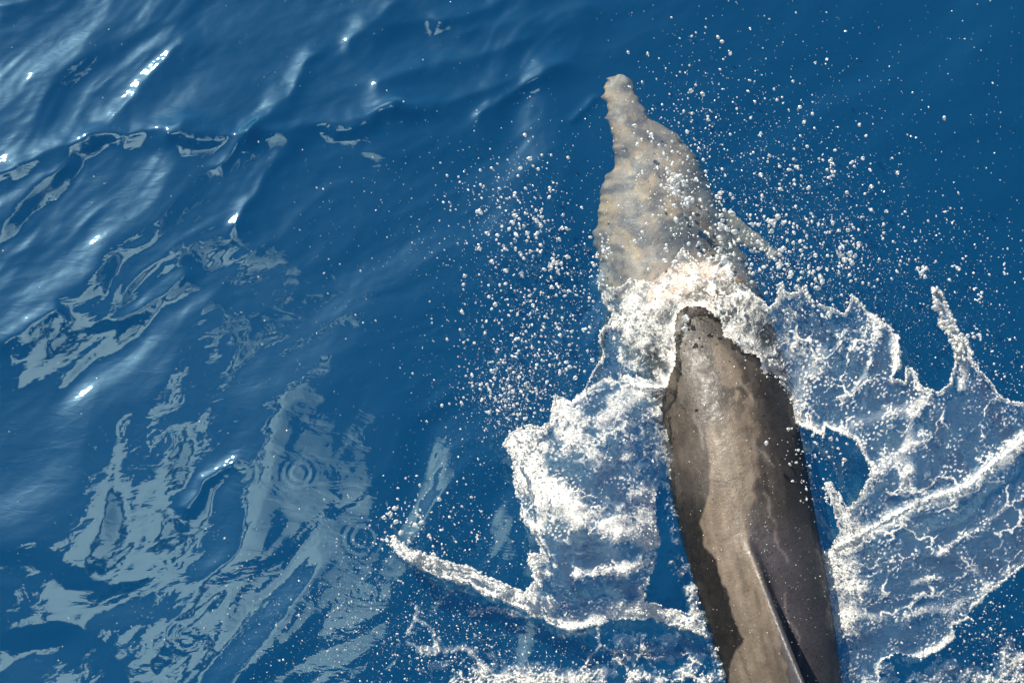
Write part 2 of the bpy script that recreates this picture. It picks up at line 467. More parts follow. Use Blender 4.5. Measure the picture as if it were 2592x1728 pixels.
# head and shoulders: sandy grey with ochre and dark mottling, plus a painted caustic-light network
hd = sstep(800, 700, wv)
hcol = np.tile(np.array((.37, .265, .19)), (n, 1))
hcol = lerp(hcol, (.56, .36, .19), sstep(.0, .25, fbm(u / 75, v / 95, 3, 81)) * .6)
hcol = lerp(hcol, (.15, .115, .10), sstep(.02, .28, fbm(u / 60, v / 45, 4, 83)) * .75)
hcol = lerp(hcol, (.56, .40, .23), sstep(.70, .92, ridged(u / 75 + .3 * fbm(u / 60, v / 60, 2, 86), v / 95, 3, 85)) * .55)  # ochre network imitates caustic light, painted into the skin
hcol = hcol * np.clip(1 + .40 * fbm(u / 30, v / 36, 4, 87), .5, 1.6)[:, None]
hcol = lerp(hcol, (.075, .06, .052), sstep(90, 20, np.hypot((u - 1735) / 1.3, v - 610)) * .8)
hcol = lerp(hcol, (.20, .165, .14), sstep(30, 130, u - 1640 - (v - 400) * .42) * .5)
hcol = lerp(hcol, (.55, .48, .40), sstep(22, 2, np.hypot(u - 1578, v - 200) + 14 * fbm(u / 14, v / 14, 3, 89)) * .8)
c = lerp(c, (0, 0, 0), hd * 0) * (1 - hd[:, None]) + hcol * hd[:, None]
ax = u - 1886 - (v - 1300) * .22                        # across the body, along = v
body = sstep(800, 850, v)
c *= .78 * np.clip(1 + .45 * fbm(ax / 16, v / 150, 4, 91) * body + .30 * fbm(u / 26, v / 34, 4, 93), .3, 2)[:, None]
c = lerp(c, (.036, .034, .041), sstep(2, 16, u - ridge) * sstep(1250, 1400, v) * .8)  # shade on the right side of the fin, painted as dark grey
c = lerp(c, DARK, sstep(.16, .24, fbm(u / 22, v / 46, 4, 95)) * body * sstep(1250, 1000, v) * sstep(950, 1010, v) * .5)
for (x0, y0, x1, y1) in [(1800,1215,1835,1228),(1905,1110,1960,1180),(1850,1260,1860,1330),(1930,1250,1990,1420),(1760,1050,1775,1130),(1870,960,1905,1010),(1985,1500,2030,1690),(1900,1180,1890,1290)]:
    c = lerp(c, (.02, .018, .016) if x0 == 1800 else (.16, .14, .125), stroke([(x0, y0), (x1, y1)], 3.2, wu, wv) * .45)
at = dm.attributes.new('pigment_light', 'FLOAT_COLOR', 'POINT')
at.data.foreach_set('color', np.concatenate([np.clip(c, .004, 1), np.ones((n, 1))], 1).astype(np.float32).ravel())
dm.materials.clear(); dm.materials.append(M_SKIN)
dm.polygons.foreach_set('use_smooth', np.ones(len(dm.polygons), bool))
dm.name = 'dolphin'
dol = bpy.data.objects.new('dolphin', dm); COL.objects.link(dol)
tag(dol, 'grey-brown dolphin breaking the surface, back and dorsal fin above water, head just under', 'dolphin')

# ------------------------------------------------------------------ splashes: sheets of thrown water
STEP = 2.6
def grid(u0, u1, v0, v1):
    return np.meshgrid(np.arange(u0, u1, STEP), np.arange(v0, v1, STEP))
def warp(u, v, a=1.0, seed=0):
    e = 5 * a
    return (u + e * fbm(u / 11, v / 11, 2, 91 + seed) + a * (9 * fbm(u / 34, v / 34, 3, 101 + seed) + 14 * perlin(u / 90, v / 90, 105 + seed)),
            v + e * fbm(u / 11, v / 11, 2, 95 + seed) + a * (9 * fbm(u / 34, v / 34, 3, 111 + seed) + 14 * perlin(u / 90, v / 90, 115 + seed)))
def texture(u, v, ang, seed=0, cell=62):
    """web of bright filaments, streaks and specks that runs along ang (degrees in the picture plane)"""
    c, s = math.cos(R(ang)), math.sin(R(ang))
    a, b = u * c + v * s, -u * s + v * c
    wa, wb = a + 26 * fbm(u / 50, v / 50, 3, 121 + seed), b + 26 * fbm(u / 50, v / 50, 3, 131 + seed)
    f1, f2 = worley(wa / (cell * 1.9), wb / cell, 3 + seed)
    web = sstep(.085, .01, f2 - f1) * sstep(-.12, .22, fbm(u / 90, v / 90, 2, 141 + seed))
    g1, g2 = worley(wa / (cell * .55), wb / (cell * .3), 9 + seed)
    web2 = sstep(.15, .02, g2 - g1) * sstep(-.05, .25, fbm(u / 70, v / 70, 2, 151 + seed))
    streak = sstep(.62, .86, ridged(wa / 70, wb / 16, 3, 161 + seed))
    p1, _ = worley(u / 10, v / 10, 21 + seed)
    speck = sstep(.34, .16, p1) * sstep(-.05, .22, fbm(u / 45, v / 45, 3, 171 + seed))
    return web, web2, streak, speck
def blur(a, r=4):
    for ax in (0, 1):
        p = np.pad(a, [(r, r) if i == ax else (0, 0) for i in (0, 1)], mode='edge')
        c = np.cumsum(p, axis=ax); z0 = np.zeros_like(np.take(c, [0], axis=ax)); c = np.concatenate([z0, c], axis=ax)
        n = a.shape[ax]
        a = (np.take(c, np.arange(2 * r + 1, 2 * r + 1 + n), axis=ax) - np.take(c, np.arange(n), axis=ax)) / (2 * r + 1)
    return a
FIELDS = []
def lift(u, v, z, f, mask, name, parent=None):
    """cut the masked part of the pixel grid out as one sheet standing at height z"""
    f = np.clip((f - .21) * 1.45, 0, 1)
    FIELDS.append((u, v, z, f * mask))
    P = W(u, v, z)
    ny, nx = u.shape
    idx = np.arange(ny * nx).reshape(ny, nx)
    m = mask[:-1, :-1] & mask[1:, 1:] & mask[:-1, 1:] & mask[1:, :-1]
    q = np.stack([idx[1:, :-1], idx[1:, 1:], idx[:-1, 1:], idx[:-1, :-1]], -1)[m]
    used, inv = np.unique(q, return_inverse=True)
    return mesh_obj(name, P.reshape(-1, 3)[used], inv.reshape(-1, 4), M_FOAM, parent, attrs={'foam': np.clip(f, 0, 1).ravel()[used]})

LEFT = [(1481,984),(1440,1010),(1407,1000),(1395,1050),(1375,1085),(1330,1080),(1291,1095),(1276,1127),(1301,1164),(1303,1227),(1322,1301),(1355,1354),(1372,1400),(1340,1402),(1334,1425),(1356,1470),(1325,1502),(1291,1483),(1217,1451),(1127,1423),(1069,1402),(1030,1385),(996,1368),(992,1386),(1018,1412),(1060,1432),(1111,1464),(1196,1482),(1270,1517),(1354,1562),(1444,1596),(1507,1580),(1570,1568),(1640,1566),(1745,1590),(1790,1610),(1770,1560),(1690,1540),(1639,1528),(1629,1497),(1662,1433),(1672,1365),(1662,1270),(1681,1201),(1716,1159),(1690,1111),(1678,1037),(1690,985),(1640,960),(1586,945),(1520,960)]
NECK = [(1715,650),(1730,630),(1745,655),(1770,668),(1792,655),(1815,654),(1830,626),(1838,640),(1822,672),(1812,700),(1812,740),(1824,800),(1806,796),(1785,780),(1760,774),(1735,777),(1716,794),(1708,846),(1716,910),(1690,975),(1664,985),(1600,975),(1540,985),(1480,995),(1497,950),(1530,900),(1515,850),(1540,819),(1548,792),(1530,765),(1512,715),(1535,728),(1570,728),(1596,706),(1650,712),(1690,680)]
RIGHT = [(1806,690),(1830,640),(1842,655),(1860,715),(1876,720),(1915,749),(1950,778),(1966,770),(1978,728),(1996,748),(2020,745),(2037,720),(2047,758),(2091,776),(2137,795),(2150,770),(2156,747),(2186,774),(2225,812),(2251,828),(2276,852),(2280,925),(2262,956),(2294,969),(2299,925),(2312,930),(2320,960),(2336,984),(2374,992),(2405,973),(2419,906),(2418,860),(2384,818),(2370,775),(2358,742),(2368,730),(2386,742),(2405,789),(2433,849),(2464,906),(2475,937),(2512,973),(2538,1011),(2592,1028),(2720,1050),(2720,1075),(2592,1118),(2500,1190),(2440,1238),(2360,1262),(2280,1300),(2215,1335),(2170,1362),(2120,1385),(2098,1402),(2120,1350),(2112,1290),(2085,1225),(2100,1220),(2130,1262),(2150,1290),(2188,1232),(2204,1189),(2183,1143),(2170,1113),(2144,1101),(2091,1076),(2083,1112),(2050,1085),(2007,1067),(1968,1013),(1938,956),(1926,910),(1876,889),(1834,850),(1820,795)]
LOWER = [(2592,1085),(2500,1160),(2440,1212),(2360,1238),(2280,1274),(2215,1310),(2160,1346),(2098,1385),(2064,1420),(2070,1460),(2082,1525),(2110,1581),(2126,1640),(2150,1728),(2170,1800),(2240,1800),(2225,1700),(2236,1672),(2270,1655),(2305,1658),(2325,1668),(2381,1640),(2415,1612),(2412,1580),(2449,1566),(2461,1533),(2493,1505),(2541,1468),(2592,1430),(2720,1360),(2720,1060)]
splashes = []
# --- left sheet
u, v = grid(960, 1830, 920, 1640)
wu, wv = warp(u, v, .55, 1)
sd = sdf(LEFT, wu, wv)
web, web2, streak, speck = texture(u, v, 18, 1)
film = np.maximum.reduce([sstep(-12, 30, sdf(p, wu, wv)) for p in (
    [(1372,1330),(1450,1345),(1540,1365),(1630,1385),(1620,1430),(1500,1440),(1400,1420),(1378,1380)],
    [(1380,1455),(1470,1460),(1600,1460),(1620,1500),(1560,1525),(1440,1530),(1390,1510)])])
blue = sstep(-10, 40, sdf([(1400,1150),(1470,1130),(1560,1170),(1600,1220),(1580,1270),(1500,1270),(1420,1230)], wu, wv))
f = .13 + .72 * fbm(u / 70, v / 70, 4, 181) + .30 * streak + .50 * web2 + .45 * web + .45 * speck
f = f * (1 - .92 * film) * (1 - .62 * blue) + film * (.30 * web + .15 * speck) + blue * .28 * speck
for ln, wd, a in [([(1300,1110),(1318,1190),(1350,1235),(1420,1280),(1500,1325),(1600,1345)], 26, 1.1), ([(1320,1110),(1340,1180),(1400,1240)], 40, 1.0),
                  ([(1000,1378),(1060,1412),(1130,1440),(1220,1468),(1300,1515),(1380,1550),(1450,1572),(1540,1550),(1640,1545),(1760,1575)], 24, .62),
                  ([(1345,1410),(1362,1460),(1340,1515)], 20, .55), ([(1400,1010),(1420,1090),(1500,1120)], 30, .3), ([(1610,1150),(1650,1270),(1650,1400)], 34, .35),
                  ([(1440,1090),(1560,1010),(1650,1000)], 60, .3), ([(1395,1450),(1500,1445),(1600,1430),(1660,1410)], 10, .35), ([(1350,1330),(1440,1370)], 9, .35)]:
    f = f + a * stroke(ln, wd, wu, wv) * (.65 + .8 * web2 + .35 * speck)
f = f + .55 * np.exp(-(np.maximum(sd, 0) / 13) ** 2) * sstep(1690, 1600, u)
mask = (sd > 10 * np.abs(fbm(u / 16, v / 16, 3, 97)) - 2) | ((sd > -6) & (speck > .6))
z = .05 + .13 * sstep(1290, 1480, u) * sstep(1720, 1560, u) * sstep(940, 1060, v) * sstep(1600, 1450, v) + .03 * sstep(1200, 1000, u)
z = z + .020 * 1.7 * blur(np.clip(f, 0, 1.2)) + .010 * fbm(u / 50, v / 50, 3, 191)
L_ = lift(u, v, z, f, mask, 'splash_sheet')
tag(L_, 'bright white splash sheet off the sunlit flank with a long trailing finger', 'splash')
# --- splash over the neck
u, v = grid(1450, 1870, 600, 1020)
wu, wv = warp(u, v, .55, 2)
sd = sdf(NECK, wu, wv)
web, web2, streak, speck = texture(u, v, 75, 2, 40)
f = .30 + .62 * fbm(u / 42, v / 42, 4, 201) + .3 * streak + .4 * web2 + .3 * speck - .35 * sstep(820, 930, v) * sstep(1620, 1540, u) - .2 * sstep(1590, 1530, u)
f = f + .3 * stroke([(1720,660),(1760,700),(1690,740),(1620,770),(1600,840)], 46, wu, wv) + .5 * np.exp(-(np.maximum(sd, 0) / 9) ** 2)
z = .06 + .035 * sstep(660, 800, v) * sstep(1500, 1700, u) + .02 * 1.7 * blur(np.clip(f, 0, 1.2)) + .01 * fbm(u / 40, v / 40, 3, 203)
N_ = lift(u, v, z, f, (sd > 10 * np.abs(fbm(u / 16, v / 16, 3, 97)) - 2) | ((sd > -5) & (speck > .6)), 'splash_collar')
tag(N_, 'frothy white collar of water breaking across the neck where the back emerges', 'splash')
# --- right sheet
u, v = grid(1790, 2720, 610, 1420)
wu, wv = warp(u, v, .5, 3)
sd = sdf(RIGHT, wu, wv)
web, web2, streak, speck = texture(u, v, -52, 3, 58)
inner = sstep(2150, 1900, u + (v - 850) * .1)
f = .05 + .14 * fbm(u / 90, v / 90, 3, 211) + .75 * web + .34 * web2 * sstep(-.05, .25, fbm(u / 60, v / 60, 2, 213)) + .10 * streak + .50 * speck
f = f + inner * (.26 + .22 * streak + .25 * web2 + .3 * fbm(u / 45, v / 45, 3, 215))
f = f * (1 - .6 * sstep(40, 10, np.hypot((u - 1945) / 1.1, v - 850))) * (1 - .7 * sstep(60, 20, np.hypot(u - 2075, v - 810)))
for ln, wd, a in [([(2362,745),(2385,810),(2420,870),(2445,920),(2435,980)], 15, .75), ([(2592,1115),(2500,1192),(2440,1240),(2360,1262),(2280,1300),(2200,1340),(2120,1385)], 26, .62),
                  ([(2330,1118),(2240,1172),(2188,1232),(2150,1290),(2140,1340)], 24, .55), ([(2088,1222),(2116,1268),(2145,1330)], 17, .6),
                  ([(2105,1100),(2200,1060),(2290,1040),(2340,1000)], 24, .45), ([(2290,1130),(2310,1060),(2340,1010)], 14, .5), ([(2205,790),(2215,860),(2190,950),(2130,1010)], 11, .5),
                  ([(1840,840),(1900,890),(1960,960),(1990,1040),(2060,1085)], 28, .45), ([(2090,880),(2060,930),(2030,990)], 32, .3), ([(2262,860),(2270,930),(2262,970)], 10, .5),
                  ([(2130,880),(2180,885),(2190,840),(2140,830),(2120,870)], 6, .5), ([(2300,1190),(2290,1225)], 22, .7)]:
    f = f + a * stroke(ln, wd, wu, wv) * (.6 + .9 * web2 + .5 * speck)
f = f + .6 * np.exp(-(np.maximum(sd, 0) / 8) ** 2) * sstep(1880, 1960, u)
z = .04 + .10 * sstep(2030, 1900, u) * sstep(1080, 900, v) + .14 * sstep(1950, 2350, u) * sstep(1420, 1180, v) + .018 * 1.7 * blur(np.clip(f, 0, 1.2)) + .010 * fbm(u / 60, v / 60, 3, 217)
R_ = lift(u, v, z, f, (sd > 10 * np.abs(fbm(u / 16, v / 16, 3, 97)) - 2) | ((sd > -5) & (speck > .6)), 'splash_sheet')
tag(R_, 'thin glassy splash fan with one tall beaded spike, ahead of the fin', 'splash')
# --- lower right sheet
u, v = grid(2040, 2720, 1050, 1800)
wu, wv = warp(u, v, .5, 4)
sd = sdf(LOWER, wu, wv)
web, web2, streak, speck = texture(u, v, -24, 4, 60)
inner = sstep(2250, 2110, u)
f = .04 + .16 * fbm(u / 80, v / 80, 3, 221) + .65 * web + .3 * web2 * sstep(-.05, .25, fbm(u / 60, v / 60, 2, 223)) + .2 * streak * sstep(1350, 1500, v) + .4 * speck + inner * (.28 + .25 * streak + .2 * web2 + .3 * speck) * sstep(1660, 1560, v)
for ln, wd, a in [([(2592,1124),(2500,1202),(2440,1252),(2360,1268),(2280,1308),(2220,1340),(2160,1376),(2100,1404)], 22, .6), ([(2300,1560),(2400,1540),(2490,1490),(2592,1420)], 11, .45),
                  ([(2140,1560),(2240,1560),(2340,1540),(2420,1500)], 14, .35), ([(2310,1480),(2345,1462),(2385,1462)], 9, .6), ([(2380,1400),(2450,1350),(2540,1290),(2592,1250)], 9, .45),
                  ([(2330,1660),(2380,1630),(2412,1600)], 12, .6), ([(2240,1420),(2300,1400),(2400,1400)], 12, .3), ([(2470,1440),(2500,1480)], 16, .5), ([(2110,1440),(2170,1500),(2150,1570)], 36, .35)]:
    f = f + a * stroke(ln, wd, wu, wv) * (.6 + .9 * web2 + .5 * speck)
f = f + .5 * np.exp(-(np.maximum(sd, 0) / 6) ** 2) * sstep(1440, 1520, v) * sstep(2110, 2180, u)
z = .03 + .12 * sstep(2080, 2400, u) * sstep(1720, 1400, v) + .016 * 1.7 * blur(np.clip(f, 0, 1.2)) + .010 * fbm(u / 60, v / 60, 3, 227)
Q_ = lift(u, v, z, f, (sd > 10 * np.abs(fbm(u / 16, v / 16, 3, 97)) - 2) | ((sd > -5) & (speck > .6)), 'splash_sheet')
tag(Q_, 'wide bluish splash sheet peeling off the flank next to the dorsal fin', 'splash')
# --- froth floating on the sea
u, v = grid(960, 1860, 1500, 1800)
wu, wv = warp(u, v, 1.0, 5)
web, web2, streak, speck = texture(u, v, 10, 5, 56)
dens = sstep(1560, 1740, v - 40 * np.abs(fbm(u / 90, v / 90, 2, 231))) * sstep(1000, 1200, u) * sstep(1860, 1760, u)
dens = dens * (1 - .9 * np.exp(-((u - 1420) / 90) ** 2 - ((v - 1660) / 38) ** 2))
filmz = sstep(0, 60, sdf([(1510,1590),(1620,1560),(1760,1590),(1830,1700),(1850,1830),(1600,1830),(1590,1740),(1520,1650)], wu, wv))
f = dens * (.10 + .75 * web + .7 * web2 + .65 * speck + .6 * fbm(u / 40, v / 40, 4, 233)) + .35 * sstep(1665, 1720, v) * sstep(1180, 1280, u) * sstep(1600, 1480, u) * (1 + web2)
f = f + filmz * (.10 + .3 * web2 + .25 * streak)
for ln, wd in [([(1510,1585),(1516,1640),(1490,1665),(1470,1685)], 5), ([(1516,1640),(1560,1645),(1590,1690),(1600,1740)], 5), ([(1030,1600),(1050,1560),(1100,1600),(1110,1640),(1060,1650),(1030,1620)], 7), ([(1110,1640),(1180,1640),(1230,1690)], 9), ([(1060,1530),(1050,1560)], 6), ([(1190,1550),(1260,1545),(1330,1560)], 8)]:
    f = f + .7 * stroke(ln, wd, wu, wv) * (.5 + .7 * web2 + .5 * speck)
p_ = W(u, v, 0.0)
F_ = lift(u, v, sea_height(p_[..., 0], p_[..., 1]) + .006 + .008 * np.clip(f, 0, 1), f, (f > .09), 'sea_foam')
tag(F_, 'lacy white foam drifting on the water', kind='stuff')
u, v = grid(2180, 2720, 1600, 1800)
wu, wv = warp(u, v, 1.0, 6)
web, web2, streak, speck = texture(u, v, -20, 6, 56)
f = sstep(1640, 1720, v - 30 * fbm(u / 60, v / 60, 2, 241)) * (.25 + .5 * web + .5 * web2 + .4 * speck + .4 * fbm(u / 40, v / 40, 3, 243))
f = f * (1 - .8 * np.exp(-((u - 2290) / 60) ** 2 - ((v - 1700) / 30) ** 2)) + .6 * stroke([(2560,1620),(2540,1690),(2592,1660)], 14, wu, wv) * (.5 + web2)
p_ = W(u, v, 0.0)
F2 = lift(u, v, sea_height(p_[..., 0], p_[..., 1]) + .006 + .008 * np.clip(f, 0, 1), f, (f > .09), 'sea_foam')
tag(F2, 'lacy white foam drifting behind the bluish splash', kind='stuff')

# --- froth where the flanks cut the water
u, v = grid(1620, 2190, 1030, 1800)
wu, wv = warp(u, v, .8, 7)
web, web2, streak, speck = texture(u, v, 75, 7, 40)
f = np.zeros(u.shape)
for ln, wd, a in [([(1672,1040),(1668,1110),(1690,1180),(1688,1260),(1712,1350),(1738,1440),(1768,1530),(1800,1620),(1836,1728),(1850,1800)], 15, .55),
                  ([(1985,1050),(2014,1120),(2034,1200),(2048,1280),(2058,1350),(2070,1420),(2084,1500),(2104,1580),(2126,1680),(2150,1800)], 20, .62), ([(1700,1420),(1740,1500),(1760,1560)], 10, .5), ([(2062,1390),(2070,1440),(2085,1520)], 30, .4)]:
    f = f + a * stroke(ln, wd, wu, wv) * (.45 + .8 * web2 + .6 * speck + .9 * fbm(u / 30, v / 30, 3, 271))
p_ = W(u, v, 0.0)
F3 = lift(u, v, sea_height(p_[..., 0], p_[..., 1]) + .012 + .02 * np.clip(f, 0, 1), f, (f > .16), 'sea_foam')
tag(F3, 'thin white froth along the waterline of the dolphin', kind='stuff')

# ------------------------------------------------------------------ spray
import bmesh
bm = bmesh.new(); bmesh.ops.create_icosphere(bm, subdivisions=1, radius=1.0)
IV = np.array([x.co[:] for x in bm.verts]); IF = np.array([[x.index for x in f_.verts] for f_ in bm.faces]); bm.free()
D = []        # u, v, z, radius in photo px, stretch, angle
def put(u, v, z, r, st=None):
    n = len(u)
    st = rng.uniform(.9, 1.5, n) if st is None else st
    D.append(np.stack([u, v, z, r, st, rng.uniform(0, np.pi, n)], 1))
def rad(n, lo, hi, p=2.2): return .78 * (lo + (hi - lo) * rng.random(n) ** (p * 1.7))
def cloud(n, cu, cv, su, sv, lo, hi, z0=.02, z1=.3, ang=0, p=2.4):
    a, b = rng.normal(0, su, n), rng.normal(0, sv, n); c, s = math.cos(R(ang)), math.sin(R(ang))
    put(cu + a * c - b * s, cv + a * s + b * c, rng.uniform(z0, z1, n), rad(n, lo, hi, p))
def along(line, n, spread, lo, hi, z0, z1, p=1.6):
    P = np.array(line, float); seg = np.hypot(*(P[1:] - P[:-1]).T); cum = np.concatenate([[0], np.cumsum(seg)])
    t = rng.random(n) * cum[-1]; k = np.clip(np.searchsorted(cum, t) - 1, 0, len(seg) - 1); f = ((t - cum[k]) / seg[k])[:, None]
    q = P[k] * (1 - f) + P[k + 1] * f
    put(q[:, 0] + rng.normal(0, spread, n), q[:, 1] + rng.normal(0, spread, n), rng.uniform(z0, z1, n), rad(n, lo, hi, p))
# fine specks everywhere, thicker towards the dolphin
put(rng.uniform(0, 2592, 900), rng.uniform(0, 1728, 900), rng.uniform(.02, .12, 900), rad(900, .9, 2.4, 3))
put(rng.uniform(1500, 2592, 500), rng.uniform(0, 1000, 500), rng.uniform(.02, .2, 500), rad(500, 1.0, 3.0, 3))
cloud(620, 1880, 480, 150, 170, 1.1, 6.2); cloud(420, 2050, 560, 170, 150, 1.2, 6.5); cloud(420, 1980, 690, 110, 50, 1.4, 8.0, ang=30)
cloud(330, 1700, 480, 70, 170, 1.4, 7.5); cloud(260, 2180, 640, 130, 70, 1.2, 6.0); cloud(160, 1760, 300, 90, 90, 1.2, 4.5)
cloud(420, 1330, 640, 90, 130, 1.2, 6.5); cloud(500, 1420, 800, 100, 110, 1.2, 6.5); cloud(200, 1270, 500, 80, 60, 1.3, 6.5); cloud(380, 1310, 950, 100, 70, 1.2, 6.0)
cloud(700, 1950, 500, 220, 200, .9, 3.2); cloud(350, 1380, 720, 120, 160, .9, 3.0); cloud(160, 1180, 740, 150, 200, 1.0, 3.5); cloud(130, 980, 560, 170, 150, 1.0, 3.2)
cloud(300, 1285, 1010, 45, 45, 1.2, 6.0); cloud(380, 1120, 1320, 140, 90, 1.0, 4.2); cloud(1300, 1040, 1560, 190, 120, .9, 3.6, .01, .05); cloud(700, 1300, 1660, 190, 60, 1.0, 4.0, .01, .05)
cloud(90, 1020, 1330, 40, 45, 2.0, 9.0); cloud(500, 780, 1590, 150, 120, .8, 2.4, .01, .05)
cloud(300, 2450, 680, 120, 140, 1.0, 4.0); cloud(600, 2500, 1590, 90, 90, 1.2, 4.8, .01, .08); cloud(170, 2540, 960, 60, 60, 1.2, 4.0)
cloud(170, 2050, 1180, 50, 60, 1.4, 7.0); cloud(260, 1960, 1500, 90, 160, .9, 2.4, .2, .3); cloud(220, 1850, 1150, 90, 170, .8, 2.0, .2, .26)
cloud(900, 1330, 1000, 130, 90, .7, 2.2); cloud(900, 2080, 640, 200, 110, .7, 2.2, ang=25); cloud(500, 2300, 820, 150, 90, .7, 2.2)
# clots
for cu, cv, su, sv, n, hi in [(1722,455,16,10,22,11), (1728,500,14,14,22,11),(1690,470,10,40,18,6),(2105,430,7,16,16,8),(2012,430,8,8,6,10),(2082,800,10,5,6,9),(1970,560,14,9,10,10),(1835,560,16,30,22,9),(1945,640,12,10,12,9),(2140,640,14,26,26,8),(2335,690,8,14,8,10),(2460,846,7,7,4,13),(2490,852,8,4,4,8),(1530,605,9,12,7,8),(1590,790,9,22,12,9),(1735,805,5,14,8,12),(1500,660,12,24,12,7),(2480,760,6,12,8,6),(2545,690,6,10,6,5),(1405,670,14,10,14,8),(1545,640,10,10,8,8),(1320,560,30,20,12,8)]:
    cloud(n, cu, cv, su, sv, 3.0, hi, .06, .2, p=1.2)
# beads on the rims and grains in the froth
def chain(line, seed, a, lo, hi, z0, z1, skip=.25):
    P = np.array(line, float); seg = np.hypot(*(P[1:] - P[:-1]).T); cum = np.concatenate([[0], np.cumsum(seg)])
    t = np.arange(0, cum[-1], 1.9); k = np.clip(np.searchsorted(cum, t) - 1, 0, len(seg) - 1); f = ((t - cum[k]) / seg[k])[:, None]
    q = P[k] * (1 - f) + P[k + 1] * f; n = len(t)
    if seed:
        for _ in range(3):
            wu, wv = warp(q[:, 0], q[:, 1], a, seed); q = q + .8 * ((P[k] * (1 - f) + P[k + 1] * f) - np.stack([wu, wv], 1))
    fat = fbm(t / 26, t * 0 + lo, 3, 261); keep = fat > -skip
    r = .78 * (lo + (hi - lo) * np.clip(fat * 1.1 + .35, 0, 1) * rng.uniform(.6, 1.1, n))
    q = q + rng.normal(0, 1, (n, 2)) * r[:, None] * .45
    put(q[keep, 0], q[keep, 1], (z0 + (z1 - z0) * t / cum[-1] + rng.normal(0, .004, n))[keep], r[keep], rng.uniform(1, 1.9, int(keep.sum())))
chain(LEFT[1:13], 1, .55, 1.8, 6.0, .15, .17); chain(LEFT[12:21], 1, .55, 1.8, 6.5, .15, .10); chain(LEFT[19:24], 1, .55, 2, 8, .08, .08); chain(LEFT[24:40], 1, .55, 1.6, 5.5, .08, .06)
chain(RIGHT[1:22], 3, .5, 1.6, 6, .07, .16); chain(RIGHT[22:32], 3, .5, 1.8, 6, .19, .21); chain(RIGHT[31:40], 3, .5, 2, 8, .21, .22); chain(RIGHT[39:46], 3, .5, 1.6, 5, .22, .22); chain(RIGHT[57:79], 3, .5, 1.4, 5, .08, .06)
chain(LOWER[20:30], 4, .5, 1.5, 5.5, .09, .13); chain(NECK[:13], 2, .55, 1.8, 6, .09, .11); chain(NECK[22:34], 2, .55, 1.6, 5, .07, .09)
along([(2362,745),(2385,810),(2420,870),(2440,910)], 60, 5, 3, 11, .20, .24, 1.0); along([(1000,1378),(1060,1412),(1130,1440)], 50, 7, 3, 9, .09, .11, 1.0); along([(1345,1410),(1362,1460),(1345,1500)], 36, 6, 3, 9, .14, .17, 1.0)
for (gu, gv, gz_, gf), n in zip(FIELDS, (1700, 450, 1700, 1200, 1100, 700, 700)):
    pr = (gf ** 2.6).ravel(); k = rng.choice(len(pr), n, p=pr / pr.sum())
    put(gu.ravel()[k] + rng.uniform(-2, 2, n), gv.ravel()[k] + rng.uniform(-2, 2, n), gz_.ravel()[k] + rng.uniform(.0, .022, n), rad(n, 1.1, 4.2, 2.0))
D = np.concatenate(D)
# keep the drops off the bare back of the dolphin
order = np.argsort(-D[:, 3]); D = D[order]
P = W(D[:, 0], D[:, 1], D[:, 2])
rr = D[:, 3] * ((P - CAM) @ FWD) / FPX
inview = (D[:, 0] > 0) & (D[:, 0] < 2592) & (D[:, 1] > 0) & (D[:, 1] < 1728)
big = np.zeros(len(D), bool); big[np.nonzero(inview)[0][:300]] = True
# largest drops are things of their own
bm = bmesh.new(); bmesh.ops.create_icosphere(bm, subdivisions=2, radius=1.0)
BV = np.array([x.co[:] for x in bm.verts]); BF = np.array([[x.index for x in f_.verts] for f_ in bm.faces]); bm.free()
shapes = []
for i in range(8):
    nrm = 1 + .32 * np.sin(BV @ rng.normal(0, 2.2, 3) + i) + .16 * np.sin(BV @ rng.normal(0, 4.5, 3) + 2 * i)
    o = mesh_obj('water_drop', BV * nrm[:, None], BF, M_BIG)
    shapes.append(o.data); bpy.data.objects.remove(o)
for j, i in enumerate(np.nonzero(big)[0]):
    o = bpy.data.objects.new('water_drop', shapes[j % 8]); COL.objects.link(o)
    o.location = P[i]; o.rotation_euler = (rng.uniform(0, .6), rng.uniform(0, .6), D[i, 5]); o.scale = (rr[i] * D[i, 4], rr[i], rr[i])
    du, dv = D[i, 0], D[i, 1]
    axis_u = np.interp(dv, ST[:, 0], ST[:, 1]); axis_w = np.interp(dv, ST[:, 0], ST[:, 2])
    if dv < 190: lb, gp = 'white drop of spray out ahead of the beak tip', 'drops ahead of the beak'
    elif dv < 790 and abs(du - axis_u) < axis_w: lb, gp = 'white drop of spray hanging over the submerged head', 'drops over the head'
    elif dv < 790 and du > axis_u: lb, gp = 'white drop of spray beside the head, over the dark shaded water', 'drops on the shaded side of the head'
    elif dv < 960: lb, gp = ('white drop of spray between the submerged head and the bright sunlit splash', 'drops on the sunlit side of the head') if du < axis_u else ('white drop at the rim of the glassy splash fan', 'drops along the glassy fan')
    elif du < 1250: lb, gp = 'white drop around the long trailing finger of the sunlit splash', 'drops around the trailing finger'
    elif du < axis_u - axis_w: lb, gp = 'white bead on the bright splash sheet of the sunlit flank', 'beads on the sunlit splash'
    elif du < axis_u + axis_w: lb, gp = 'white drop falling past the bare back of the dolphin', 'drops over the back'
    elif dv < 1300: lb, gp = 'white bead on the glassy splash fan ahead of the dorsal fin', 'beads on the glassy fan'
    else: lb, gp = 'white bead on the bluish splash sheet next to the dorsal fin', 'beads on the bluish splash'
    tag(o, lb, 'water drop', gp)
sm_ = ~big
n = int(sm_.sum())
ca, sa = np.cos(D[sm_, 5]), np.sin(D[sm_, 5])
loc = IV[None] * rr[sm_][:, None, None]
loc[..., 0] *= D[sm_, 4][:, None]
loc = loc * (1 + .2 * rng.normal(0, 1, (n, len(IV), 1)).clip(-1, 1))
